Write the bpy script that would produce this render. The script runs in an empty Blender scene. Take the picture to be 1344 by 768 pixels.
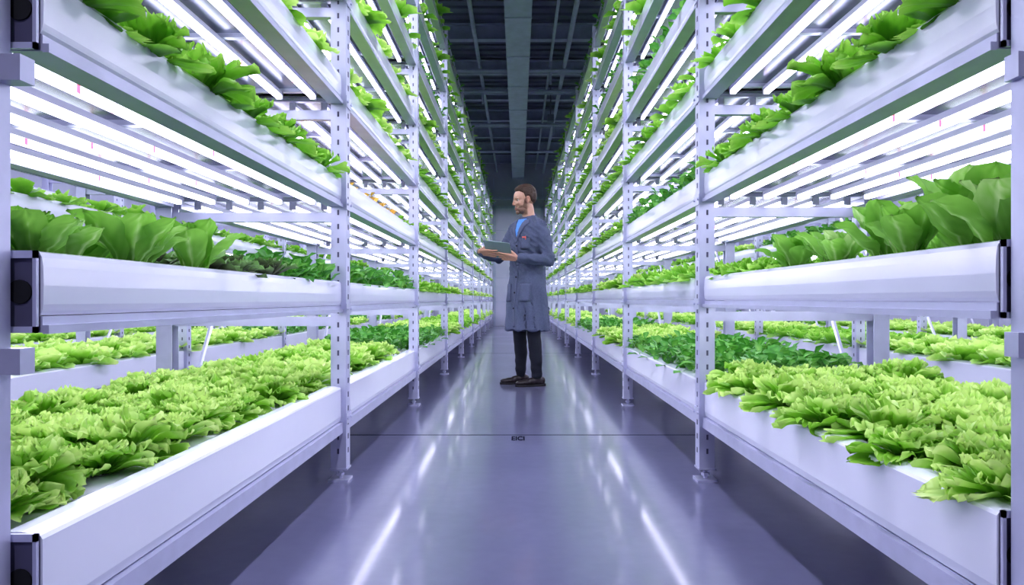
import bpy, math, random
import numpy as np
from mathutils import Vector, Matrix, noise
from mathutils.bvhtree import BVHTree

random.seed(4)
scene = bpy.context.scene
COL = scene.collection
for k_, v_ in (('view_transform', 'Standard'), ('look', 'Medium High Contrast'), ('exposure', -0.10)):
    try:
        setattr(scene.view_settings, k_, v_)
    except Exception as e:
        print(e)

# ------------------------------------------------------------ materials
def new_mat(name):
    m = bpy.data.materials.new(name)
    m.use_nodes = True
    nt = m.node_tree
    b = nt.nodes.get('Principled BSDF')
    return m, nt, b

def simple(name, col, rough=0.5, metal=0.0, coat=0.0, noise_amt=0.0, nscale=8.0, bump=0.0):
    m, nt, b = new_mat(name)
    b.inputs['Base Color'].default_value = (*col, 1)
    b.inputs['Roughness'].default_value = rough
    b.inputs['Metallic'].default_value = metal
    if coat:
        b.inputs['Coat Weight'].default_value = coat
        b.inputs['Coat Roughness'].default_value = 0.12
    if noise_amt or bump:
        tc = nt.nodes.new('ShaderNodeTexCoord')
        n = nt.nodes.new('ShaderNodeTexNoise')
        n.inputs['Scale'].default_value = nscale
        n.inputs['Detail'].default_value = 6
        nt.links.new(tc.outputs['Object'], n.inputs['Vector'])
        if noise_amt:
            r = nt.nodes.new('ShaderNodeValToRGB')
            lo = [max(0, c * (1 - noise_amt)) for c in col]
            hi = [min(1, c * (1 + noise_amt)) for c in col]
            r.color_ramp.elements[0].position = 0.3
            r.color_ramp.elements[1].position = 0.7
            r.color_ramp.elements[0].color = (*lo, 1)
            r.color_ramp.elements[1].color = (*hi, 1)
            nt.links.new(n.outputs['Fac'], r.inputs['Fac'])
            nt.links.new(r.outputs['Color'], b.inputs['Base Color'])
        if bump:
            bp = nt.nodes.new('ShaderNodeBump')
            bp.inputs['Strength'].default_value = bump
            bp.inputs['Distance'].default_value = 0.01
            nt.links.new(n.outputs['Fac'], bp.inputs['Height'])
            nt.links.new(bp.outputs['Normal'], b.inputs['Normal'])
    return m

M_WHITE = simple('tray_white', (0.69, 0.70, 0.82), 0.22, coat=0.5, noise_amt=0.02, nscale=3)
M_METAL = simple('rack_metal', (0.50, 0.505, 0.66), 0.35, metal=0.3, noise_amt=0.06, nscale=12)
M_PANEL = simple('shelf_underside', (0.25, 0.26, 0.35), 0.24, metal=0.5, noise_amt=0.08, nscale=5)
M_BED = simple('grow_board', (0.78, 0.78, 0.87), 0.5, noise_amt=0.04, nscale=10)
M_DARK = simple('end_cap_dark', (0.085, 0.08, 0.14), 0.5)
M_BLACK = simple('hole_black', (0.008, 0.008, 0.012), 0.8)
M_HOUSE = simple('lamp_housing', (0.5, 0.5, 0.62), 0.4)

def tube_mat():
    m, nt, b = new_mat('led_tube')
    nt.nodes.remove(b)
    out = nt.nodes['Material Output']
    em = nt.nodes.new('ShaderNodeEmission')
    em.inputs['Strength'].default_value = 10.5
    tc = nt.nodes.new('ShaderNodeTexCoord')
    sep = nt.nodes.new('ShaderNodeSeparateXYZ')
    nt.links.new(tc.outputs['Object'], sep.inputs[0])
    def mth(op, a, bb):
        n = nt.nodes.new('ShaderNodeMath'); n.operation = op
        for i, q in enumerate((a, bb)):
            if q is None: continue
            if isinstance(q, (int, float)): n.inputs[i].default_value = q
            else: nt.links.new(q, n.inputs[i])
        return n.outputs[0]
    a = mth('MULTIPLY', sep.outputs['Y'], 1.7)
    c = mth('MULTIPLY', sep.outputs['X'], 13.7)
    d = mth('ADD', a, c)
    e = mth('FRACT', d, None)
    f = mth('LESS_THAN', e, 0.02)
    mix = nt.nodes.new('ShaderNodeMix'); mix.data_type = 'RGBA'
    nt.links.new(f, mix.inputs[0])
    mix.inputs[6].default_value = (0.80, 0.80, 1.0, 1)
    mix.inputs[7].default_value = (0.35, 0.035, 0.07, 1)
    nt.links.new(mix.outputs[2], em.inputs['Color'])
    nt.links.new(em.outputs[0], out.inputs['Surface'])
    return m
M_TUBE = tube_mat()

def leaf_mat(name, c0, c1, c2, transl=0.25, rough=0.42):
    m, nt, b = new_mat(name)
    out = nt.nodes['Material Output']
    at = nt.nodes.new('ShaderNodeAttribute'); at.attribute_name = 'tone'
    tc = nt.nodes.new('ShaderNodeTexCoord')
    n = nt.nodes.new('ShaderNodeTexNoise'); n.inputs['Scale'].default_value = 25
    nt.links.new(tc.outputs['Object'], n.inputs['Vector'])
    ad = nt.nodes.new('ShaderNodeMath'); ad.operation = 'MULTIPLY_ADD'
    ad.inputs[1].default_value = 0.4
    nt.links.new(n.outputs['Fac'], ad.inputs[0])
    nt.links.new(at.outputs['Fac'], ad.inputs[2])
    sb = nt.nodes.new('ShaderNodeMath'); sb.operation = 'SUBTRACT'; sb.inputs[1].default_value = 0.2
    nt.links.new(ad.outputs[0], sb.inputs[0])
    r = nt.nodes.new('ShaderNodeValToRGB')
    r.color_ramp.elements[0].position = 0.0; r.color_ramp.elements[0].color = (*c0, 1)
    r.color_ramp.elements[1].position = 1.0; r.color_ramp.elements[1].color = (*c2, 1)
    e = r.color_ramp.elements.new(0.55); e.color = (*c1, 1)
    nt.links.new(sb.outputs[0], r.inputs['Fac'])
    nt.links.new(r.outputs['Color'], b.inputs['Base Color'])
    b.inputs['Roughness'].default_value = rough
    b.inputs['Specular IOR Level'].default_value = .35
    tr = nt.nodes.new('ShaderNodeBsdfTranslucent')
    nt.links.new(r.outputs['Color'], tr.inputs['Color'])
    mx = nt.nodes.new('ShaderNodeMixShader'); mx.inputs[0].default_value = transl
    nt.links.new(b.outputs[0], mx.inputs[1]); nt.links.new(tr.outputs[0], mx.inputs[2])
    nt.links.new(mx.outputs[0], out.inputs['Surface'])
    return m
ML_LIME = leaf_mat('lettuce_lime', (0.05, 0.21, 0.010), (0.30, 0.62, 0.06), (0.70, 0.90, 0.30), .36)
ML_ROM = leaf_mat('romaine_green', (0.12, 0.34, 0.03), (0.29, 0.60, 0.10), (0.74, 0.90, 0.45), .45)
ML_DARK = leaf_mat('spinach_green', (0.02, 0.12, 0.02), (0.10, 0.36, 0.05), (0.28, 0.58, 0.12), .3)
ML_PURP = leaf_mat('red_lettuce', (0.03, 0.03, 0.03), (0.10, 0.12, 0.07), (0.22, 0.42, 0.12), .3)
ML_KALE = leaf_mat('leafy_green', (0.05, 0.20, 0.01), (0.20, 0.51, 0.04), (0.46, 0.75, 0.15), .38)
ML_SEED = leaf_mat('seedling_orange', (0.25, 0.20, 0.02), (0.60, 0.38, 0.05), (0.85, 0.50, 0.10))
PM = [ML_LIME, ML_ROM, ML_DARK, ML_PURP, ML_KALE, ML_SEED]

# ------------------------------------------------------------ mesh builder
class MB:
    def __init__(s):
        s.v = []; s.f = []; s.m = []
    def add(s, vs, fs, mi=0):
        o = len(s.v); s.v += [tuple(p) for p in vs]
        for f in fs:
            s.f.append(tuple(i + o for i in f)); s.m.append(mi)
    def box(s, x0, x1, y0, y1, z0, z1, mi=0, M=None):
        vs = [(x, y, z) for z in (z0, z1) for y in (y0, y1) for x in (x0, x1)]
        if M is not None: vs = [tuple(M @ Vector(p)) for p in vs]
        s.add(vs, [(0, 2, 3, 1), (4, 5, 7, 6), (0, 1, 5, 4), (2, 6, 7, 3), (0, 4, 6, 2), (1, 3, 7, 5)], mi)
    def prism_y(s, prof, y0, y1, mi=0):
        n = len(prof)
        vs = [(p[0], y0, p[1]) for p in prof] + [(p[0], y1, p[1]) for p in prof]
        fs = [(i, i + n, (i + 1) % n + n, (i + 1) % n) for i in range(n)]
        fs += [tuple(range(n)), tuple(reversed(range(n, 2 * n)))]
        s.add(vs, fs, mi)
    def cyl(s, p0, p1, r0, r1=None, seg=12, mi=0, caps=True):
        if r1 is None: r1 = r0
        p0 = Vector(p0); p1 = Vector(p1); d = (p1 - p0)
        if d.length < 1e-7: return
        q = d.to_track_quat('Z', 'Y')
        vs = []
        for p, r in ((p0, r0), (p1, r1)):
            for i in range(seg):
                a = 2 * math.pi * i / seg
                vs.append(tuple(p + q @ Vector((r * math.cos(a), r * math.sin(a), 0))))
        fs = [(i, (i + 1) % seg, (i + 1) % seg + seg, i + seg) for i in range(seg)]
        if caps: fs += [tuple(reversed(range(seg))), tuple(range(seg, 2 * seg))]
        s.add(vs, fs, mi)
    def ell(s, c, r, seg=16, rings=10, mi=0, M=None):
        if isinstance(r, (int, float)): r = (r, r, r)
        vs = [(0, 0, -1)]
        for j in range(1, rings):
            ph = -math.pi / 2 + math.pi * j / rings
            for i in range(seg):
                a = 2 * math.pi * i / seg
                vs.append((math.cos(ph) * math.cos(a), math.cos(ph) * math.sin(a), math.sin(ph)))
        vs.append((0, 0, 1))
        fs = []
        for i in range(seg):
            fs.append((0, 1 + (i + 1) % seg, 1 + i))
        for j in range(rings - 2):
            for i in range(seg):
                a = 1 + j * seg + i; b = 1 + j * seg + (i + 1) % seg
                fs.append((a, b, b + seg, a + seg))
        t = len(vs) - 1
        for i in range(seg):
            fs.append((t, 1 + (rings - 2) * seg + i, 1 + (rings - 2) * seg + (i + 1) % seg))
        out = []
        for p in vs:
            q = Vector((p[0] * r[0], p[1] * r[1], p[2] * r[2]))
            if M is not None: q = M @ q
            out.append(tuple(q + Vector(c)))
        s.add(out, fs, mi)
    def chain(s, pts, rs, seg=12, mi=0):
        for i in range(len(pts)):
            s.ell(pts[i], rs[i] * 0.995, seg=seg, rings=8, mi=mi)
            if i: s.cyl(pts[i - 1], pts[i], rs[i - 1], rs[i], seg=seg, mi=mi)
    def mesh(s, name, mats, mirror=False, smooth=False):
        me = bpy.data.meshes.new(name)
        vs = s.v; fs = s.f
        if mirror:
            vs = [(-p[0], p[1], p[2]) for p in vs]
            fs = [tuple(reversed(f)) for f in fs]
        me.from_pydata(vs, [], fs)
        for m in mats: me.materials.append(m)
        me.polygons.foreach_set('material_index', s.m)
        if smooth: me.polygons.foreach_set('use_smooth', [True] * len(me.polygons))
        me.update()
        return me

def obj(name, data, parent=None, loc=(0, 0, 0), rot=(0, 0, 0), scale=(1, 1, 1)):
    o = bpy.data.objects.new(name, data)
    COL.objects.link(o)
    o.location = loc; o.rotation_euler = rot; o.scale = scale
    if parent: o.parent = parent
    return o

def bake(o, voxel=None, smooth=0, factor=0.5):
    if voxel:
        m = o.modifiers.new('r', 'REMESH'); m.mode = 'VOXEL'; m.voxel_size = voxel; m.use_smooth_shade = True
    if smooth:
        m = o.modifiers.new('s', 'SMOOTH'); m.iterations = smooth; m.factor = factor
    dg = bpy.context.evaluated_depsgraph_get()
    me = bpy.data.meshes.new_from_object(o.evaluated_get(dg))
    o.modifiers.clear()
    old = o.data
    o.data = me
    if len(me.materials) == 0:
        for mm in old.materials: me.materials.append(mm)
    me.polygons.foreach_set('use_smooth', [True] * len(me.polygons))
    me.update()
    return o

# ------------------------------------------------------------ man
def head_mat():
    m, nt, b_ = new_mat('skin')
    at = nt.nodes.new('ShaderNodeAttribute'); at.attribute_name = 'Col'
    nt.links.new(at.outputs['Color'], b_.inputs['Base Color'])
    b_.inputs['Roughness'].default_value = .5
    b_.inputs['Subsurface Weight'].default_value = .06
    b_.inputs['Subsurface Radius'].default_value = (.01, .004, .002)
    return m
M_HEAD = head_mat()
M_SKIN = simple('skin_hand', (.56, .31, .22), .5, noise_amt=.06, nscale=60)
M_COAT = simple('coat_cloth', (.088, .104, .168), .85, noise_amt=.12, nscale=90, bump=.15)
M_COAT2 = simple('coat_cloth_lapel', (.100, .116, .184), .85, noise_amt=.1, nscale=90)
M_SHIRT = simple('shirt_blue', (.10, .28, .66), .7, noise_amt=.08, nscale=60)
M_PANTS = simple('trousers', (.008, .010, .020), .8, noise_amt=.15, nscale=60)
M_SHOE = simple('shoe_leather', (.030, .022, .024), .35, noise_amt=.15, nscale=40)
M_SOLE = simple('shoe_sole', (.02, .018, .02), .7)
M_HAIR = simple('hair_brown', (.055, .028, .017), .6, noise_amt=.35, nscale=120, bump=.6)
M_EYE = simple('eye_white', (.62, .60, .58), .2)
M_IRIS = simple('iris', (.03, .04, .05), .2)
M_RED = simple('badge_red', (.70, .14, .10), .4)

man = obj('man_in_lab_coat', None, loc=(.085, 6.24, 0), rot=(0, 0, math.radians(-50)))
def add(name, mb, mats, voxel=None, smooth=0, sm=True, parent=man, fac=.5):
    o = obj(name, mb.mesh(name, mats, smooth=sm), parent)
    if voxel: bake(o, voxel, smooth, fac)
    return o

C = Vector((.0, -.340, 1.215))
Wv = Vector((-.225, -.125, .035)).normalized()
N0 = Vector((0, .80, .60))
Nv = (N0 - N0.dot(Wv) * Wv).normalized()
Dv = Nv.cross(Wv).normalized()
lw = C - Wv * .180 - Nv * .0165 - Dv * .055
rw = C + Wv * .180 - Nv * .0165 - Dv * .035

mb = MB()
sec = [(.500, .212, .176), (.56, .210, .172), (.70, .204, .162), (.82, .196, .152), (.95, .186, .142), (1.06, .174, .128), (1.14, .172, .124),
       (1.24, .184, .130), (1.33, .196, .132), (1.40, .196, .124), (1.45, .175, .106), (1.485, .130, .088), (1.51, .090, .072), (1.53, .066, .062)]
seg = 48
vs = []
for (z, a, bb_) in sec:
    for i in range(seg):
        t = 2 * math.pi * i / seg
        c_, s_ = math.cos(t), math.sin(t)
        e = .85
        x = a * math.copysign(abs(c_) ** e, c_); y = bb_ * math.copysign(abs(s_) ** e, s_)
        vs.append((x, y + (.01 if z > 1.3 else 0), z))
fs = []
for j in range(len(sec) - 1):
    for i in range(seg):
        fs.append((j * seg + i, j * seg + (i + 1) % seg, (j + 1) * seg + (i + 1) % seg, (j + 1) * seg + i))
fs.append(tuple(reversed(range(seg)))); fs.append(tuple(range((len(sec) - 1) * seg, len(sec) * seg)))
mb.add(vs, fs)
shL = Vector((.170, .01, 1.430)); elL = Vector((.262, .035, 1.125))
shR = Vector((-.170, .01, 1.430)); elR = Vector((-.250, -.120, 1.165))
def lerp(a, b_, t): return a + (b_ - a) * t
for s_ in (1, -1):
    mb.chain([(s_ * .05, .02, 1.50), (s_ * .16, .012, 1.445)], [.045, .055], seg=16)
for sh, el, wr in ((shL, elL, lw), (shR, elR, rw)):
    wend = lerp(el, wr, .90)
    mb.chain([sh, lerp(sh, el, .45), el, lerp(el, wend, .5), wend], [.066, .060, .053, .048, .041], seg=20)
coat = add('lab_coat', mb, [M_COAT], .008, 4)
me = coat.data
for v in me.vertices:
    p = v.co; n = v.normal.copy()
    ang = math.atan2(p.y, p.x)
    d = 0
    if p.z < 1.02 and abs(p.x) < .3:
        k = min(1, (1.02 - p.z) / .35)
        d += k * .012 * math.sin(ang * 8 + 3.0 * noise.noise(Vector((p.x * 3, p.y * 3, p.z * 1.6))))
    if p.z > 1.0:
        q = Vector((p.x * 7, p.y * 7, p.z * 20 + p.x * 16))
        d += .014 * (0.5 - abs(noise.noise(q)) * 2)
    d += .008 * noise.noise(Vector((p.x * 14, p.y * 14, p.z * 10)))
    v.co = p + n * d
me.update()
bvh = BVHTree.FromPolygons([v.co.copy() for v in me.vertices], [tuple(p.vertices) for p in me.polygons])
def fpt(x, z, off, y0=-.22):
    h = bvh.ray_cast(Vector((x, y0, z)), Vector((0, 1, 0)))
    if h[0] is None: return Vector((x, -.1 - off, z))
    return h[0] + Vector((0, -off, 0))
def patch(name, fn, nu, nv, off, mat, thick=.003, y0=-.22):
    mb_ = MB(); vs_ = []
    for j in range(nv + 1):
        for i in range(nu + 1):
            x, z = fn(i / nu, j / nv)
            vs_.append(fpt(x, z, off, y0))
    fs_ = [(j * (nu + 1) + i, j * (nu + 1) + i + 1, (j + 1) * (nu + 1) + i + 1, (j + 1) * (nu + 1) + i) for j in range(nv) for i in range(nu)]
    mb_.add(vs_, fs_)
    o = add(name, mb_, [mat])
    s_ = o.modifiers.new('sol', 'SOLIDIFY'); s_.thickness = thick; s_.offset = 0
    return o
def wv(z): return .004 + .052 * max(0, (z - 1.33) / .17)
patch('shirt_front', lambda u, v: ((u * 2 - 1) * wv(1.33 + .175 * v), 1.33 + .175 * v), 8, 12, .003, M_SHIRT)
for s_ in (1, -1):
    def lap(u, v, s_=s_):
        z = 1.29 + .205 * v
        out = .050 * math.sin(math.pi * min(1, v * .75) ** 1.2) + .006 + (.014 if .72 < v < .9 else 0)
        return (s_ * (wv(z) - .003 + u * out), z)
    patch('lapel', lap, 5, 14, .008, M_COAT2, .003)
patch('placket', lambda u, v: (-.004 + .030 * u, .53 + .55 * v), 3, 30, .003, M_COAT2, .003, -.30)
patch('placket_upper', lambda u, v: (-.004 + .030 * u, 1.08 + .22 * v), 3, 12, .003, M_COAT2, .003, -.20)
for z in (1.26, 1.12, .98, .84, .70):
    p = fpt(.012, z, .006, -.21)
    mb = MB(); mb.cyl(p, p + Vector((0, -.004, 0)), .008, seg=12); add('button', mb, [M_PANTS], sm=False)
patch('chest_pocket', lambda u, v: (.065 + .080 * u, 1.225 + .10 * v), 5, 6, .005, M_COAT2, .003, -.20)
patch('badge', lambda u, v: (.078 + .034 * u, 1.327 + .012 * v), 3, 3, .009, M_RED, .004)
for s_ in (1, -1):
    patch('hip_pocket', lambda u, v, s_=s_: (s_ * (.060 + .105 * u), .76 + .16 * v), 6, 8, .004, M_COAT2, .003, -.30)
mb = MB(); p = fpt(.11, 1.33, .012); mb.cyl(p - Vector((0, 0, .02)), p + Vector((0, 0, .014)), .003, seg=8); add('pen', mb, [M_RED], sm=False)
def ring(name, mat, r0, r1, z0, z1, a0, a1, zf, n=30, cy=.012, th=.004):
    mb_ = MB(); vs_ = []; fs_ = []
    for i in range(n + 1):
        a = math.radians(a0 + (a1 - a0) * i / n)
        for (r, z) in ((r0, z0), ((r0 + r1) / 2, (z0 + z1) / 2 + .004), (r1, z1)):
            vs_.append((r * 1.0 * math.cos(a), cy + r * .95 * math.sin(a), z - zf * (.5 - .5 * math.sin(a))))
    for i in range(n):
        for k in range(2):
            o_ = i * 3 + k; fs_.append((o_, o_ + 3, o_ + 4, o_ + 1))
    mb_.add(vs_, fs_); o = add(name, mb_, [mat]); s2 = o.modifiers.new('sol', 'SOLIDIFY'); s2.thickness = th
    return o
ring('coat_collar', M_COAT2, .096, .072, 1.505, 1.558, -50, 230, .040, th=.006)
ring('shirt_collar', M_SHIRT, .074, .062, 1.515, 1.562, -80, 260, .034)

mb = MB()
toe = Vector((math.sin(math.radians(-22)), -math.cos(math.radians(-22)), 0))
aL = Vector((.105, .02, .085)); aR = Vector((-.115, .02, .085))
mb.ell((0, .0, .88), (.150, .11, .12), seg=24, rings=14)
for s_, an in ((1, aL), (-1, aR)):
    mb.chain([Vector((s_ * .080, .0, .86)), Vector((s_ * .090, -.005, .68)), Vector((s_ * .098, -.012, .48)), Vector((s_ * .104, .010, .30)), an + Vector((0, 0, .01))],
             [.088, .078, .063, .060, .046], seg=20)
tr = add('trousers', mb, [M_PANTS], .008, 4)
for v in tr.data.vertices:
    p = v.co
    k = 1.0 if p.z < .3 else .5
    v.co = p + v.normal * (k * .009 * noise.noise(Vector((p.x * 9, p.y * 9, p.z * 18))))
    if v.co.z < .060: v.co.z = .060
for s_, an in ((1, aL), (-1, aR)):
    side_ = Vector((-toe.y, toe.x, 0))
    Mt = Matrix((( side_.x, toe.x, 0), (side_.y, toe.y, 0), (0, 0, 1)))
    mb = MB()
    base = Vector((an.x, an.y, 0))
    for (f, z, r) in ((-.045, .034, (.034, .036, .040)), (0, .04, (.036, .05, .045)), (.05, .032, (.038, .05, .034)), (.105, .024, (.044, .06, .026)), (.150, .020, (.040, .05, .022)), (-.005, .07, (.034, .040, .032))):
        mb.ell(base + toe * f + Vector((0, 0, z + .012)), r, M=Mt)
    sh = add('shoe', mb, [M_SHOE], .005, 4)
    for v in sh.data.vertices:
        if v.co.z < .016: v.co.z = .016
    mb = MB(); prof = [(-.085, .0), (-.078, .026), (-.05, .036), (0, .034), (.05, .036), (.10, .047), (.15, .044), (.185, .030), (.203, .0)]
    out = [(f, w) for f, w in prof] + [(f, -w) for f, w in reversed(prof[1:-1])]
    n = len(out)
    vs = [tuple(base + toe * f + side_ * w + Vector((0, 0, z))) for z in (.0, .020) for f, w in out]
    fs = [(i, (i + 1) % n, (i + 1) % n + n, i + n) for i in range(n)] + [tuple(reversed(range(n))), tuple(range(n, 2 * n))]
    mb.add(vs, fs); add('sole', mb, [M_SOLE], sm=False)

hd = obj('head_pivot', None, man, loc=(0, -.022, 1.548), rot=(math.radians(6), 0, math.radians(-24)))
hd.scale = (1.06, 1.06, 1.06)
mb = MB()
E = lambda c, r, **k: mb.ell(c, r, seg=28, rings=18, **k)
E((0, .020, .160), (.072, .092, .088))
E((0, -.022, .155), (.062, .066, .066))
E((0, -.022, .105), (.058, .064, .080))
E((0, -.018, .046), (.051, .058, .038))
E((0, .000, .075), (.060, .055, .050))
E((0, -.066, .026), (.023, .018, .019))
E((0, -.074, .060), (.026, .012, .026))
mb.chain([(0, -.084, .134), (0, -.094, .112), (0, -.101, .098)], [.0070, .0080, .0095])
for s_ in (1, -1):
    E((s_ * .010, -.091, .092), (.0080, .011, .0070))
    E((s_ * .037, -.058, .098), (.018, .020, .020))
    mb.chain([(s_ * .046, -.066, .140), (s_ * .030, -.078, .1455), (s_ * .012, -.083, .143)], [.007, .0085, .008])
    mb.chain([(s_ * .021, -.079, .0595), (s_ * .008, -.085, .0625), (0, -.0855, .0615)], [.0033, .0042, .0040])
    mb.chain([(s_ * .018, -.079, .0520), (0, -.0845, .0515)], [.0040, .0056])
    er = [(s_ * .071, -.006, .100), (s_ * .074, -.010, .118), (s_ * .078, -.004, .137), (s_ * .082, .010, .143), (s_ * .083, .022, .134), (s_ * .081, .024, .118), (s_ * .076, .014, .100), (s_ * .072, .004, .090)]
    mb.chain(er, [.0050, .0045, .0045, .0045, .0045, .0045, .0050, .0060], seg=10)
    E((s_ * .075, .006, .117), (.007, .016, .024))
mb.chain([(0, .022, .06), (0, .024, .0), (0, .030, -.05)], [.054, .054, .058], seg=28)
ho = add('head', mb, [M_HEAD], .0032, 3, parent=hd)
me = ho.data
ca = me.color_attributes.new('Col', 'FLOAT_COLOR', 'POINT')
def sstep(a, b_, x):
    t = max(0, min(1, (x - a) / (b_ - a))); return t * t * (3 - 2 * t)
for i, v in enumerate(me.vertices):
    p = v.co
    for s_ in (1, -1):
        dd = ((p.x - s_ * .030) / .017) ** 2 + ((p.z - .1265) / .011) ** 2
        if dd < 2.2 and p.y < -.04:
            v.co = v.co + Vector((0, .0065 * max(0, 1 - dd / 2.2), 0))
    col = Vector((.58, .34, .25)) * (1 + noise.noise(p * 60) * .05)
    red = sstep(-.088, -.100, p.y) * .6 + sstep(.074, .080, abs(p.x)) * .5 + .35 * max(0, 1 - ((abs(p.x) - .04) / .018) ** 2) * max(0, 1 - ((p.z - .095) / .02) ** 2) * (p.y < -.03)
    col = col.lerp(Vector((.58, .25, .18)), min(1, red))
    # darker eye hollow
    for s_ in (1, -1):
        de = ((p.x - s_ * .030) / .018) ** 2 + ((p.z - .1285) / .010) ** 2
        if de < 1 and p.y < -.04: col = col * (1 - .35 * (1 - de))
    jaw_top = .064 + .014 * sstep(.030, .050, abs(p.x)) + .060 * sstep(-.034, -.006, p.y)
    bd = 1 - sstep(jaw_top - .008, jaw_top + .008, p.z)
    bd *= 1 - sstep(-.004, .012, p.y) if p.z < .14 else 0
    bd *= sstep(-.016, .006, p.z)
    mus = (1 - sstep(.022, .032, abs(p.x))) * sstep(.062, .068, p.z) * (1 - sstep(.078, .086, p.z)) * (p.y < -.06)
    bd = max(bd, mus)
    nb = noise.noise(Vector((p.x * 260, p.y * 260, p.z * 180)))
    bd = max(0, min(1, bd * (.74 + .25 * nb)))
    lips = (abs(p.x) < .021 and .0475 < p.z < .0655 and p.y < -.079)
    if lips: col = Vector((.44, .18, .15)); bd *= .12
    col = col.lerp(Vector((.090, .045, .028)), bd)
    ca.data[i].color = (col.x, col.y, col.z, 1)
me.update()
for s_ in (1, -1):
    mb = MB(); mb.ell((s_ * .030, -.0630, .1265), .0120, seg=20, rings=14); add('eye', mb, [M_EYE], parent=hd)
    mb = MB(); mb.ell((s_ * .0305, -.0737, .1268), (.0060, .0022, .0062)); add('iris', mb, [M_IRIS], parent=hd)
    for nm in ('eyelid_upper', 'eyelid_lower'):
        mb = MB()
        pts = []
        for k in range(7):
            u = k / 6 * 2 - 1
            zz = .1265 + ((.0046 if nm.endswith('upper') else -.0042)) * (1 - u * u)
            xx = s_ * .030 + u * .0135
            yy = -.0630 - math.sqrt(max(0, .0128 ** 2 - (u * .0110) ** 2 - (zz - .1265) ** 2))
            pts.append((xx, yy + .0005, zz))
        mb.chain(pts, [.0016, .0024, .0028, .0030, .0028, .0024, .0016], seg=8)
        add(nm, mb, [M_SKIN], parent=hd)
    mb = MB(); mb.chain([(s_ * .047, -.066, .1450), (s_ * .036, -.0765, .1500), (s_ * .024, -.0830, .1505), (s_ * .012, -.0855, .1475)], [.0020, .0036, .0040, .0034], seg=8); add('eyebrow', mb, [M_HAIR], parent=hd)
sg, rg = 110, 72
vs = []
for j in range(rg + 1):
    ph = -math.pi / 2 + math.pi * j / rg
    for i in range(sg):
        a = 2 * math.pi * i / sg
        d = Vector((math.cos(ph) * math.cos(a), math.cos(ph) * math.sin(a), math.sin(ph)))
        p = Vector((d.x * .0755, d.y * .098 + .016, d.z * .092 + .160))
        y = p.y
        if y < -.055: hl = .203 + .006 * sstep(.02, .045, abs(p.x))
        elif y < -.020: hl = .209 - (y + .055) / .035 * .028
        elif y < .000: hl = .181 - (y + .020) / .020 * .066
        elif y < .026: hl = .150
        else: hl = .150 - sstep(.026, .045, y) * .045 - max(0, (y - .045)) / .07 * .045
        hl += .003 * noise.noise(Vector((p.x * 150, p.y * 150, 3)))
        k = max(-1, min(1, (p.z - hl) / .010))
        thick = .0024 + .010 * sstep(.175, .225, p.z) + .003 * sstep(-.02, -.07, y) * sstep(.20, .225, p.z)
        thick += (.004 * sstep(.17, .21, p.z) + .0012) * noise.noise(Vector((p.x * 110, p.y * 28, p.z * 60)))
        sc_ = thick * (.5 + .5 * k) - .016 * (.5 - .5 * k)
        vs.append(p + d * sc_)
fs = [(j * sg + i, j * sg + (i + 1) % sg, (j + 1) * sg + (i + 1) % sg, (j + 1) * sg + i) for j in range(rg) for i in range(sg)]
mb = MB(); mb.add(vs, fs); add('hair', mb, [M_HAIR], parent=hd)

def hand(name, wr, f, n, t, el):
    mb_ = MB()
    P = lambda a, b_, c: wr + f * a + t * b_ + n * c
    ks = [(.088, .030), (.092, .010), (.088, -.010), (.080, -.028)]
    wl = [.014, .005, -.005, -.014]
    for (a, b_), w in zip(ks, wl):
        mb_.chain([P(0, w, 0), P(a * .5, (w + b_) / 2 * 1.1, -.001), P(a, b_, 0)], [.015, .0135, .0105])
    ln = [(.042, .026, .020), (.046, .030, .021), (.043, .027, .020), (.034, .021, .018)]
    for (a, b_), l in zip(ks, ln):
        pts = [P(a, b_, 0)]; q = Vector((a, b_, 0)); an = math.radians(-6); sp = b_ * 1.2
        for i, s2 in enumerate(l):
            q = q + Vector((math.cos(an) * s2, sp * s2 * 3, math.sin(an) * s2))
            an += math.radians(9)
            pts.append(P(q.x, q.y, q.z))
        mb_.chain(pts, [.0098, .0088, .0080, .0068], seg=12)
    mb_.chain([P(.012, .014, .004), P(.035, .036, .014), P(.064, .046, .029), P(.092, .042, .027)], [.016, .0135, .0105, .0085], seg=12)
    mb_.chain([wr, lerp(wr, el, .22)], [.021, .027], seg=16)
    return add(name, mb_, [M_SKIN], .003, 2)
hand('hand_left', lw, Wv, Nv, Dv, elL)
hand('hand_right', rw, -Wv, Nv, Dv, elR)

Mtab = Matrix(((Wv.x, Dv.x, Nv.x), (Wv.y, Dv.y, Nv.y), (Wv.z, Dv.z, Nv.z)))
mrot = Matrix.Rotation(math.radians(-50), 4, 'Z')
tw = Matrix.Translation(Vector((.085, 6.24, 0))) @ mrot @ Matrix.Translation(C) @ Mtab.to_4x4()
tab = obj('tablet_computer', None); tab.matrix_world = tw
def rrect(hw, hd_, r, z0, z1, mi, mbx):
    pts = []
    for (cx, cy, a0) in ((hw - r, hd_ - r, 0), (-hw + r, hd_ - r, 90), (-hw + r, -hd_ + r, 180), (hw - r, -hd_ + r, 270)):
        for k in range(5):
            a = math.radians(a0 + k * 22.5); pts.append((cx + r * math.cos(a), cy + r * math.sin(a)))
    n = len(pts)
    vs_ = [(p[0], p[1], z) for z in (z0, z1) for p in pts]
    mbx.add(vs_, [(i, (i + 1) % n, (i + 1) % n + n, i + n) for i in range(n)] + [tuple(reversed(range(n))), tuple(range(n, 2 * n))], mi)
mb = MB()
rrect(.125, .092, .012, -.004, .003, 0, mb); rrect(.122, .089, .010, .003, .0042, 1, mb); rrect(.108, .078, .004, .0042, .0045, 2, mb)
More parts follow.
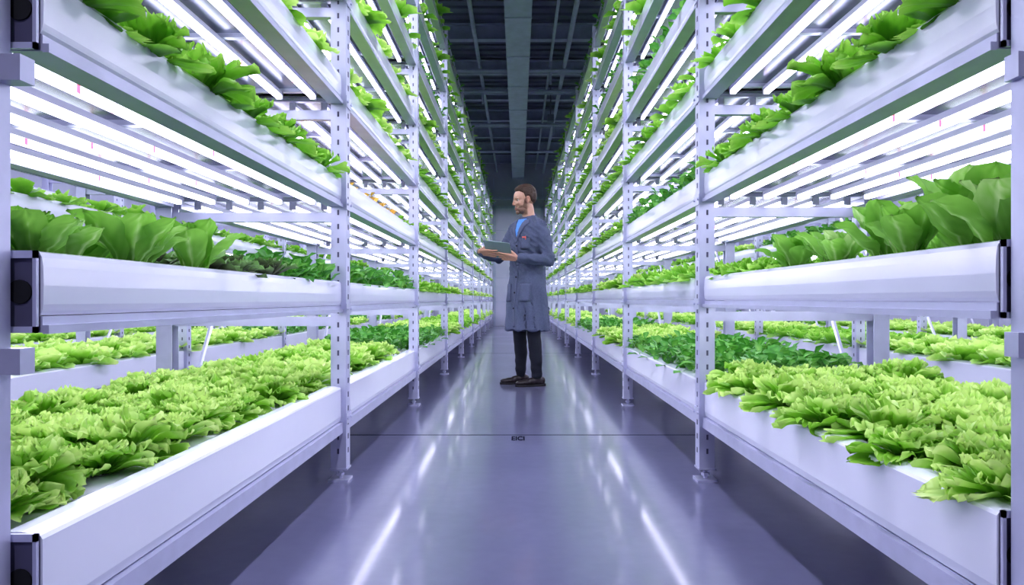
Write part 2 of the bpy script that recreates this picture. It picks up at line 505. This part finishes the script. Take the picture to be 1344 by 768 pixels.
obj('body', mb.mesh('tablet', [simple('tablet_shell', (.24, .32, .32), .4, metal=.0), simple('tablet_glass', (.02, .02, .03), .1), simple('tablet_screen', (.10, .16, .18), .15)]), tab)

# ------------------------------------------------------------ plants
rng = np.random.default_rng(11)
def leaf(kind, L, Wd, nu, nv, e0, curl, cup, amp, freq):
    t = np.linspace(0, 1, nu + 1); v = np.linspace(-1, 1, nv + 1)
    ang = e0 - curl * t ** 1.3
    ds = L / nu
    r = np.concatenate([[0], np.cumsum(np.cos(ang[:-1])) * ds])
    z = np.concatenate([[0], np.cumsum(np.sin(ang[:-1])) * ds])
    T, V = np.meshgrid(t, v, indexing='ij')
    if kind == 'f':
        w = Wd * .5 * (.22 + .98 * T ** .8) * np.sqrt(np.clip(1 - (np.clip(T - .55, 0, 1) / .45) ** 2 * .78, 0, 1))
    else:
        w = Wd * .5 * (np.sin(np.pi * np.clip((T - .14) / .86, 0, 1) ** 1.15) ** .60 * .96 + .12 * (1 - T * .95))
    X = V * w
    ph = rng.uniform(0, 6.28, 6)
    if kind == 'f':
        # rounded tip: outer part of the blade pulled back toward the base
        edge = np.clip(np.maximum(np.abs(V) ** 1.4 * (.35 + .65 * T), T ** 3), 0, 1)
        wav = np.sin(freq * V * math.pi + ph[0] + 3 * T) + .55 * np.sin(freq * 1.45 * V * math.pi + 5 * T + ph[1]) + .7 * np.sin(8 * T + ph[4]) * np.abs(V)
        wav2 = np.cos(freq * V * math.pi * 1.0 + ph[2] + 5 * T)
        wav3 = np.cos(freq * V * math.pi * 1.2 + ph[3] + 4 * T)
    else:
        edge = np.clip(np.abs(V) ** 1.6, 0, 1) * np.sin(np.pi * T)
        wav = np.sin(freq * 6 * T + ph[0] + V); wav2 = np.cos(freq * 7 * T + ph[1]); wav3 = wav2 * 0
    D = cup * w * V ** 2 * 1.0 + amp * edge * wav
    if kind != 'f':
        D = D + amp * .4 * np.sin(T * 14 + ph[3]) * (1 - np.abs(V)) + amp * .3 * np.sin(T * 24 + np.abs(V) * 6)
    A = ang[:, None] * np.ones_like(V)
    ra = amp * .6 * edge * wav3 + (-.16 * L * V ** 2 * T ** 2 if kind == 'f' else 0)
    R = r[:, None] - np.sin(A) * D + ra * np.cos(A)
    Z = z[:, None] + np.cos(A) * D + ra * np.sin(A)
    X = X + amp * .5 * edge * wav2
    br = rng.uniform(-.18, .18)
    if kind == 'f':
        tone = .04 + .55 * T + .28 * edge + .12 * edge * wav / 1.8 + br  # inner shadow and edge highlights painted into the tone, plus random leaf variation
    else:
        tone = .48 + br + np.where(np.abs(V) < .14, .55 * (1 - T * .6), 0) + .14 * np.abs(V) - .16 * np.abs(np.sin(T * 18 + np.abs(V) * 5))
    P = np.stack([X, R, Z], -1).reshape(-1, 3)
    idx = np.arange((nu + 1) * (nv + 1)).reshape(nu + 1, nv + 1)
    F = np.stack([idx[:-1, :-1], idx[1:, :-1], idx[1:, 1:], idx[:-1, 1:]], -1).reshape(-1, 4)
    return P, F, tone.reshape(-1)

def rotz(P, a):
    c, s = math.cos(a), math.sin(a)
    return P @ np.array([[c, s, 0], [-s, c, 0], [0, 0, 1]])

def head(spec, lod=0):
    Ps, Fs, Ts = [], [], []; o = 0
    n = spec['n']; nu, nv = spec['nu'], spec['nv']; wf = 1.0; fr = spec['fr']
    if lod:
        n = max(6, int(n * (.66 if lod == 1 else .42))); wf = 1.15 if lod == 1 else 1.4
        nu = max(3, int(nu * .6) if lod == 1 else nu // 3); nv = max(2, int(nv * .6) if lod == 1 else nv // 4)
        fr = fr * (.6 if lod == 1 else .4)
    for k in range(n):
        q = k / (n - 1)
        e0 = math.radians(spec['e'][0] + (spec['e'][1] - spec['e'][0]) * q + rng.uniform(-8, 8))
        L = spec['L'] * (1 - spec['shr'] * q) * rng.uniform(.85, 1.12)
        P, F, T = leaf(spec['k'], L, wf * spec['w'] * (L / spec['L']) * rng.uniform(.85, 1.15), nu, nv, e0,
                       math.radians(spec['curl'] * (1 - .5 * q) * rng.uniform(.5, 1.5)), spec['cup'], spec['amp'] * (1 - .2 * q), fr)
        P[:, 1] += .008 * (1 - q) + .004
        P = rotz(P, k * 2.39996 + rng.uniform(-.25, .25))
        P[:, :2] += rng.uniform(-1, 1, 2) * spec.get('sp', 0)
        P[:, 2] += rng.uniform(0, 1) * spec.get('up', 0)
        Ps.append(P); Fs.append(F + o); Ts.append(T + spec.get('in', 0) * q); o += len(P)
    return np.concatenate(Ps), np.concatenate(Fs), np.concatenate(Ts)

SP = {
 'frilly': dict(k='f', n=25, e=(12, 84), L=.128, shr=.36, w=.100, nu=10, nv=20, curl=48, cup=.30, amp=.0080, fr=3.6, **{'in': .20}),
 'romaine': dict(k='o', n=13, e=(48, 88), L=.135, shr=.22, w=.072, nu=10, nv=8, curl=26, cup=.45, amp=.007, fr=1.8, **{'in': .15}),
 'spinach': dict(k='o', n=24, e=(5, 70), L=.06, shr=.2, w=.042, nu=4, nv=4, curl=40, cup=.3, amp=.003, fr=1.5, sp=.045, up=.06),
 'purple': dict(k='f', n=15, e=(20, 75), L=.10, shr=.3, w=.065, nu=6, nv=10, curl=45, cup=.3, amp=.006, fr=2.2),
 'kale': dict(k='f', n=19, e=(8, 82), L=.122, shr=.32, w=.082, nu=7, nv=14, curl=48, cup=.3, amp=.0080, fr=2.8, sp=.01),
 'seed': dict(k='o', n=12, e=(20, 70), L=.035, shr=.2, w=.03, nu=3, nv=4, curl=40, cup=.3, amp=.002, fr=1.5, sp=.03, up=.03),
}
HEADS = {(k, l): [head(s, l) for _ in range(4)] for k, s in SP.items() for l in (0, 1, 2)}
MI = {'frilly': 0, 'romaine': 1, 'spinach': 2, 'purple': 3, 'kale': 4, 'seed': 5}
SPACE = {'frilly': .180, 'romaine': .160, 'spinach': .10, 'purple': .12, 'kale': .145, 'seed': .085}

def bed(name, segs, L=2.03, x0=.09, x1=.67, lod=0):
    Ps, Fs, Ts, Ms = [], [], [], []; o = 0
    y = .09
    row = 0
    while y < L - .07:
        fr = y / L
        for (ye, kind, sc) in segs:
            if fr <= ye: break
        sp = SPACE[kind] * (.55 + .45 * sc) * (1, 1.05, 1.15)[lod]
        nx = max(2, int(round((x1 - x0) / sp)) + 1)
        for i in range(nx):
            x = x0 + (x1 - x0) * (i + (.0 if row % 2 == 0 else .3) * (0 if i == nx - 1 else 1)) / (nx - 1)
            P, F, T = HEADS[(kind, lod)][rng.integers(4)]
            s_ = sc * rng.uniform(.82, 1.20)
            Q = rotz(P * np.array([s_, s_, s_ * rng.uniform(.9, 1.15)]), rng.uniform(0, 6.28))
            Q = Q + np.array([x + rng.uniform(-.015, .015), y + rng.uniform(-.02, .02), 0])
            Q[:, 2] = np.where((Q[:, 2] < .002), .002 + rng.uniform(0, .003), Q[:, 2])
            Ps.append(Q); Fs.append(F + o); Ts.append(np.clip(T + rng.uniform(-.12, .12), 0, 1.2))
            Ms.append(np.full(len(F), MI[kind])); o += len(P)
        y += sp * rng.uniform(.93, 1.05); row += 1
    P = np.concatenate(Ps).astype(np.float32); F = np.concatenate(Fs).astype(np.int32)
    T = np.concatenate(Ts).astype(np.float32); Mi = np.concatenate(Ms).astype(np.int32)
    me = bpy.data.meshes.new(name)
    me.vertices.add(len(P)); me.vertices.foreach_set('co', P.ravel())
    me.loops.add(F.size); me.loops.foreach_set('vertex_index', np.ascontiguousarray(F).ravel())
    me.polygons.add(len(F)); me.polygons.foreach_set('loop_start', np.arange(0, F.size, 4, dtype=np.int32))
    me.update(calc_edges=True)
    for m in PM: me.materials.append(m)
    me.polygons.foreach_set('material_index', Mi)
    me.polygons.foreach_set('use_smooth', np.ones(len(F), dtype=bool))
    at = me.attributes.new('tone', 'FLOAT', 'POINT'); at.data.foreach_set('value', T)
    me.update()
    return me

BSPEC = {
 'frilly_in': ([(2, 'frilly', 1.08)], .17, .66),
 'frilly': ([(2, 'frilly', 1.20)], .08, .66),
 'rom_mix': ([(.36, 'romaine', 1.05), (.66, 'purple', 1.05), (2, 'spinach', 1.1)], .08, .67),
 'rom_big': ([(.36, 'romaine', 1.30), (.62, 'romaine', .95), (2, 'kale', .75)], .08, .67),
 'kale': ([(2, 'kale', 1.05)], .04, .67),
 'spinach': ([(2, 'spinach', 1.2)], .06, .67),
 'seed': ([(.45, 'seed', 1.0), (.75, 'seed', 1.2), (2, 'kale', .6)], .05, .67),
}
BEDS = {}
def get_bed(kind, lod):
    if (kind, lod) not in BEDS:
        s, a, b_ = BSPEC[kind]
        BEDS[(kind, lod)] = bed(kind, s, x0=a, x1=b_, lod=lod)
    return BEDS[(kind, lod)]
NAME = {'frilly_in': 'frilly_lettuce_bed', 'frilly': 'frilly_lettuce_bed', 'rom_mix': 'romaine_and_red_lettuce_bed',
        'rom_big': 'romaine_lettuce_bed', 'kale': 'leafy_green_bed', 'spinach': 'spinach_bed', 'seed': 'seedling_bed'}

# ------------------------------------------------------------ racks
RW = .76
SP_BAY = 2.09
LZ = [.26, .727, 1.175, 1.615, 2.055, 2.495, 2.935, 3.375]
def bays(ystart):
    ys = [ystart] + [2.96 + SP_BAY * i for i in range(9)]
    return [(ys[i], ys[i + 1]) for i in range(9)]

def rack_meshes(side, ystart, dz, npx, npy):
    fr = MB(); tb = MB()
    B = bays(ystart)
    for bi, (a, b) in enumerate(B):
        y0 = a + (.03 if bi else 0); y1 = b - .033
        for li, z in enumerate(LZ):
            z = z + dz
            H = .15 if li == 0 else .13
            for back in (0, 1):
                def X(x): return RW - x if back else x
                if li == 0:
                    pr = [(0, z), (.055, z), (.055, z + H), (.03, z + H), (.0, z + H - .006), (-.004, z + H - .012), (-.004, z + .02)]
                    rl = [(.002, z - .045), (.05, z - .045), (.05, z - .004), (.002, z - .004)]
                    fl = [(-.012, z - .05), (.004, z - .05), (.004, z - .006), (-.012, z - .006)]
                else:
                    pr = [(0, z + .028), (.05, z + .028), (.05, z + H), (.008, z + H), (.002, z + H - .002), (-.003, z + H - .010), (-.005, z + H - .025), (-.006, z + .075), (-.005, z + .045), (-.003, z + .034)]
                    rl = [(-.004, z), (.05, z), (.05, z + .026), (-.004, z + .026)]
                    fl = [(-.014, z - .002), (-.004, z - .002), (-.004, z + .012), (-.014, z + .012)]
                for P_, mi in ((pr, 0), (rl, 1), (fl, 1)):
                    P2 = [(X(p[0]), p[1]) for p in P_]
                    if back: P2 = P2[::-1]
                    fr.prism_y(P2, y0, y1, mi)
            fr.box(.05, RW - .05, y0, y1, z + H - .035, z + H - .018, 3)
            fr.box(.05, RW - .05, y0 + .01, y1 - .01, z + .050, z + .056, 2)
            if li > 0:
                for t in (.0, .33, .66, 1.0):
                    yy = y0 + .04 + (y1 - y0 - .08) * t
                    fr.box(.05, RW - .05, yy - .012, yy + .012, z + .036, z + .050, 1)
                for xt in (.10, .24, .38, .52, .66):
                    tb.box(xt - .013, xt + .013, y0 + .05, y1 - .05, z + .020, z + .036, 1)
                    tb.box(xt - .009, xt + .009, y0 + .055, y1 - .055, z + .004, z + .020, 0)
                    for yy in (y0 + .05, y1 - .055):
                        tb.box(xt - .013, xt + .013, yy - .004, yy + .008, z + .002, z + .036, 1)
            if bi == 0:
                fr.box(.000, .05, y0 - .006, y0 - .001, z + .002, z + H - .002, 4)
                fr.box(-.002, .052, y0 - .012, y0 - .006, z + H - .012, z + H - .000, 1)
                fr.box(-.002, .052, y0 - .012, y0 - .006, z + .0, z + .010, 1)
                fr.box(-.002, .004, y0 - .012, y0 - .006, z + .0, z + H, 1)
                fr.cyl((.027, y0 - .006, z + H * .5), (.027, y0 - .009, z + H * .5), .019, seg=20, mi=5)
                fr.box(RW - .05, RW, y0 - .006, y0 - .001, z + .004, z + H - .004, 4)
    ps = [B[0][0]] + [b for a, b in B]
    top = 3.62 + dz
    for pi, y in enumerate(ps):
        for back in (0, 1):
            if pi == 0:
                xa = npx if not back else RW - .05
                yc = y - npy
                fr.box(xa, xa + .05, yc - .02, yc + .016, .03, top, 1)
                fr.box(xa - .02, xa + .07, yc - .05, yc + .05, 0, .008, 1)
                fr.cyl((xa + .025, yc, .005), (xa + .025, yc, .05), .012, mi=1)
                continue
            def bx(x0, x1, *r):
                if back: x0, x1 = RW - x1, RW - x0
                fr.box(x0, x1, *r)
            bx(-.026, -.020, y - .031, y + .031, .05, top, 1)
            bx(-.026, .040, y - .033, y - .028, .05, top, 1)
            bx(-.026, .040, y + .028, y + .033, .05, top, 1)
            bx(-.030, .045, y - .036, y + .036, .05, .058, 1)
            xc = .008 if not back else RW - .008
            fr.cyl((xc, y, .01), (xc, y, .052), .010, mi=1)
            fr.cyl((xc, y, .022), (xc, y, .034), .018, seg=6, mi=1)
            bx(-.035, .05, y - .042, y + .042, 0, .010, 1)
            zz = .12
            if not back and pi < 6:
                while zz < top - .05:
                    bx(-.0275, -.0262, y - .006, y + .006, zz, zz + .022, 4)
                    for sy in (-.034, .033):
                        bx(.004, .012, y + sy - .0004, y + sy + .0014, zz, zz + .022, 4)
                    zz += .06
            for li, z in enumerate(LZ):
                z += dz
                bx(-.030, -.0265, y - .040, y + .040, z - .012, z + .035, 1)
                if not back and pi < 5:
                    for sy in (-.028, .028):
                        fr.cyl((-.036, y + sy, z + .012), (-.030, y + sy, z + .012), .006, seg=6, mi=1)
        yc = y if pi else y - .035
        for li, z in enumerate(LZ):
            z += dz
            fr.box(-.005 if pi == 0 else .0, RW, yc - .016, yc + .016, z - .062, z - .022, 1)
        if pi:
            fr.cyl((RW - .02, y + .035, .10), (RW - .02, y + .42, .70 + dz), .011, seg=6, mi=1)
            fr.cyl((RW - .02, y + .035, .90 + dz), (RW - .02, y + .30, 1.14 + dz), .011, seg=6, mi=1)
    for xx in (.0, RW - .04):
        fr.box(xx, xx + .04, B[0][0] - .05, B[-1][1] + .03, top - .06, top - .02, 1)
    mir = side < 0
    mats = [M_WHITE, M_METAL, M_PANEL, M_BED, M_DARK, M_BLACK]
    return fr.mesh('rack_frame', mats, mir), tb.mesh('led_tubes', [M_TUBE, M_HOUSE], mir), B

CROPS_L = {
 (0, 0): 'frilly_in', (0, 1): 'frilly_in', (0, 2): 'spinach',
 (1, 0): 'rom_mix', (1, 1): 'spinach', (1, 2): 'kale', (1, 3): 'frilly',
 (2, 0): 'kale', (2, 1): 'seed', (2, 2): 'kale',
}
CROPS_R = {
 (0, 0): 'frilly', (0, 1): 'spinach', (0, 2): 'frilly', (0, 3): 'spinach',
 (1, 0): 'rom_big', (1, 1): 'kale', (1, 2): 'frilly', (1, 3): 'kale',
 (2, 0): 'kale', (2, 1): 'spinach', (2, 2): 'kale',
}
rr = random.Random(8)
for side, xs, ystart, dz, npx, npy, crops in ((-1, (.76, 2.45, 4.15), 1.09, 0.0, .033, .035, CROPS_L), (1, (.80, 2.50, 4.20), 1.14, .022, .006, .035, CROPS_R)):
    fm, tm, B = rack_meshes(side, ystart, dz, npx, npy)
    for ri, xf in enumerate(xs):
        rack = obj('grow_rack', None, loc=(side * xf, 0, 0))
        obj('frame_and_trays', fm, rack)
        obj('led_tubes', tm, rack)
        empt = {}
        for li, z in enumerate(LZ):
            if ri == 1 and li > 5: continue
            if ri == 2 and li > 2: continue
            H = .15 if li == 0 else .13
            for bi, (a, b) in enumerate(B):
                if ri == 0 and (li, bi) in crops: kind = crops[(li, bi)]
                elif ri > 0 and li < 2: kind = rr.choice(['frilly', 'spinach', 'frilly', 'kale'])
                elif li < 2: kind = rr.choice(['frilly', 'kale', 'frilly'])
                else: kind = rr.choice(['kale', 'kale', 'spinach', 'frilly'])
                if ri == 0 and ((li < 2 and bi < 1) or (li == 2 and bi == 0)): lod = 0
                elif ri == 0 and (bi < 4 and li < 5): lod = 1
                else: lod = 2
                nm = NAME[kind]
                if nm not in empt: empt[nm] = obj(nm, None, loc=(side * xf, 0, 0))
                obj('plants', get_bed(kind, lod), empt[nm], loc=(0, a + .02, z + dz + H - .018), scale=(side, (b - a - .04) / 2.05, 1))

# ------------------------------------------------------------ room
YB = 20.2; YF = -5.0; XW = 6.2; ZC = 4.95
def floor_mat():
    m, nt, b = new_mat('polished_concrete')
    tc = nt.nodes.new('ShaderNodeTexCoord')
    n1 = nt.nodes.new('ShaderNodeTexNoise'); n1.inputs['Scale'].default_value = 1.3; n1.inputs['Detail'].default_value = 8
    n2 = nt.nodes.new('ShaderNodeTexNoise'); n2.inputs['Scale'].default_value = 18; n2.inputs['Detail'].default_value = 10
    nt.links.new(tc.outputs['Object'], n1.inputs['Vector']); nt.links.new(tc.outputs['Object'], n2.inputs['Vector'])
    r = nt.nodes.new('ShaderNodeValToRGB')
    r.color_ramp.elements[0].position = .3; r.color_ramp.elements[0].color = (.150, .150, .255, 1)
    r.color_ramp.elements[1].position = .7; r.color_ramp.elements[1].color = (.215, .215, .345, 1)
    mx = nt.nodes.new('ShaderNodeMath'); mx.operation = 'MULTIPLY_ADD'; mx.inputs[1].default_value = .35
    nt.links.new(n2.outputs['Fac'], mx.inputs[0])
    m2 = nt.nodes.new('ShaderNodeMath'); m2.operation = 'MULTIPLY'; m2.inputs[1].default_value = .65
    nt.links.new(n1.outputs['Fac'], m2.inputs[0]); nt.links.new(m2.outputs[0], mx.inputs[2])
    nt.links.new(mx.outputs[0], r.inputs['Fac']); nt.links.new(r.outputs['Color'], b.inputs['Base Color'])
    b.inputs['Roughness'].default_value = .30
    b.inputs['Metallic'].default_value = .12
    b.inputs['Specular IOR Level'].default_value = 1.0
    b.inputs['Coat Weight'].default_value = .7
    b.inputs['Coat IOR'].default_value = 1.6
    r2 = nt.nodes.new('ShaderNodeMapRange')
    r2.inputs['From Min'].default_value = .3; r2.inputs['From Max'].default_value = .7
    r2.inputs['To Min'].default_value = .07; r2.inputs['To Max'].default_value = .14
    nt.links.new(mx.outputs[0], r2.inputs['Value']); nt.links.new(r2.outputs[0], b.inputs['Coat Roughness'])
    return m
M_FLOOR = floor_mat()
M_WALL = simple('wall_paint', (.38, .39, .50), .6, noise_amt=.06, nscale=2)
M_CEIL = simple('ceiling_dark', (.16, .175, .25), .7, noise_amt=.15, nscale=3)
M_BEAM = simple('ceiling_steel', (.40, .44, .58), .5, metal=.1, noise_amt=.1)
M_JOINT = simple('joint_dark', (.02, .02, .035), .9)
M_JOINT.node_tree.nodes['Principled BSDF'].inputs['Specular IOR Level'].default_value = 0.0

b = MB(); b.box(-XW - .2, XW + .2, YF - .2, YB + .2, -.2, 0)
obj('floor', b.mesh('floor', [M_FLOOR]))
b = MB()
for y in (3.94, 9.9, 15.9, -2.0): b.box(-XW, XW, y - .006, y + .006, .0002, .0008)
for x in (-1.98, 2.02): b.box(x - .003, x + .003, YF, YB, .0002, .0008)
obj('trim_floor_joints', b.mesh('joints', [M_JOINT]))
b = MB()
b.box(-XW, XW, YB, YB + .2, 0, ZC)
obj('wall_back', b.mesh('wall_back', [M_WALL]))
b = MB(); b.box(-XW, XW, YF - .2, YF, 0, ZC); obj('wall_front', b.mesh('wall_front', [M_WALL]))
b = MB(); b.box(-XW - .2, -XW, YF - .2, YB + .2, 0, ZC); obj('wall_left', b.mesh('wall_left', [M_WALL]))
b = MB(); b.box(XW, XW + .2, YF - .2, YB + .2, 0, ZC); obj('wall_right', b.mesh('wall_right', [M_WALL]))
b = MB()
b.box(-XW - .2, XW + .2, YF - .2, YB + .2, ZC, ZC + .2)
y = YF + .1
while y < YB:
    b.box(-XW, XW, y, y + .09, ZC - .035, ZC + .001); y += .24
obj('ceiling', b.mesh('ceiling', [M_CEIL]))
b = MB()
for x in (-3.9, -2.6, -1.3, -.72, .72, 1.3, 2.6, 3.9): b.box(x - .012, x + .012, YB - .012, YB - .0005, 0, ZC - .6, 0)
b.box(-XW, XW, YB - .05, YB - .0005, 3.72, 3.80, 0)
obj('trim_wall_panels', b.mesh('trim', [M_BEAM]))
b = MB()
b.box(-.66, .66, YB - .04, YB - .013, .0, 3.45, 0)
b.box(-.72, -.66, YB - .06, YB - .013, .0, 3.52, 1); b.box(.66, .72, YB - .06, YB - .013, .0, 3.52, 1)
b.box(-.72, .72, YB - .06, YB - .013, 3.45, 3.52, 1)
for z in (.7, 1.4, 2.1, 2.8): b.box(-.66, .66, YB - .044, YB - .0395, z, z + .015, 1)
obj('door_1', b.mesh('roller_door', [simple('door_paint', (.50, .51, .64), .5), M_BEAM]))

b = MB()
y = 1.0
while y < YB - .2:
    b.box(-XW, XW, y - .06, y + .06, ZC - .06, ZC - .04, 0)
    b.box(-XW, XW, y - .006, y + .006, ZC - .26, ZC - .06, 0)
    b.box(-XW, XW, y - .06, y + .06, ZC - .28, ZC - .26, 0)
    y += 1.55
obj('trim_ceiling_beams', b.mesh('beams', [M_BEAM]))
b = MB()
b.box(-.14, .14, YF, YB - .01, ZC - .62, ZC - .36, 0)
b.box(-.17, .17, YF, YB - .01, ZC - .63, ZC - .615, 0)
for i in range(18):
    yy = YF + 1 + i * 1.4
    b.box(-.175, .175, yy, yy + .03, ZC - .64, ZC - .34, 0)
    for x in (-.16, .16): b.cyl((x, yy + .015, ZC - .36), (x, yy + .015, ZC - .0), .006, seg=6)
obj('ventilation_duct', b.mesh('duct', [M_BEAM]))
b = MB()
for x, z, r in ((-.62, ZC - .40, .03), (.52, ZC - .34, .022), (.74, ZC - .44, .035), (-1.4, ZC - .4, .03), (1.5, ZC - .4, .03)):
    b.cyl((x, YF, z), (x, YB, z), r)
for y in (11.0, 12.1, 14.4, 17.0):
    b.cyl((-XW, y, ZC - .50), (XW, y, ZC - .50), .03)
    b.cyl((-XW, y + .14, ZC - .50), (XW, y + .14, ZC - .50), .014)
for x, y in ((.52, 11.0), (-.62, 12.1), (.74, 14.4)):
    b.cyl((x, y, ZC - .34), (x, y, ZC - .72), .02)
obj('ceiling_pipes', b.mesh('pipes', [M_BEAM], smooth=False))
b = MB()
b.box(.56, .68, 13.0, 13.16, ZC - .78, ZC - .66, 0); b.cyl((.62, 13.08, ZC - .66), (.62, 13.08, ZC), .01)
obj('ceiling_speaker', b.mesh('speaker', [M_CEIL]))

for i, (x, y) in enumerate(((0, -2.2), (0, 3.0))):  # unseen lights with housings, added as fill for the man and near surfaces
    f = obj('added_fill_light', None, loc=(x, y, ZC - .75))
    bb = MB(); bb.box(-.08, .08, -.7, .7, 0, .05, 0)
    for yy in (-.5, .5): bb.cyl((0, yy, .05), (0, yy, .75), .006, seg=6, mi=0)
    obj('fill_housing', bb.mesh('fill_housing', [M_HOUSE]), f)
    ld = bpy.data.lights.new('fill_lamp', 'AREA'); ld.shape = 'RECTANGLE'; ld.size = .14; ld.size_y = 1.36
    ld.energy = (140, 110)[i]; ld.color = (.82, .82, 1.0)
    obj('fill_lamp', ld, f, loc=(0, 0, -.004))

tcv = bpy.data.curves.new('stencil', 'FONT'); tcv.body = 'EICI'; tcv.size = .05; tcv.align_x = 'CENTER'; tcv.extrude = .0003; tcv.offset = .0015
to = obj('floor_stencil', tcv, loc=(0.0, 3.79, .0012)); to.scale = (.9, 3.0, 1)
tcv.materials.append(M_JOINT)

# ------------------------------------------------------------ world and camera
w = bpy.data.worlds.new('world'); scene.world = w; w.use_nodes = True
w.node_tree.nodes['Background'].inputs[0].default_value = (.55, .52, .9, 1)
w.node_tree.nodes['Background'].inputs[1].default_value = .15
cam = bpy.data.cameras.new('camera'); cam.lens = 24.1; cam.sensor_width = 36
cam.shift_x = -8 / 1344; cam.shift_y = 9 / 1344; cam.clip_start = .05
co = obj('camera', cam, loc=(0, 0, .78), rot=(math.pi / 2, 0, 0))
scene.camera = co
print('objects', len(bpy.data.objects), scene.view_settings.look, scene.view_settings.exposure)
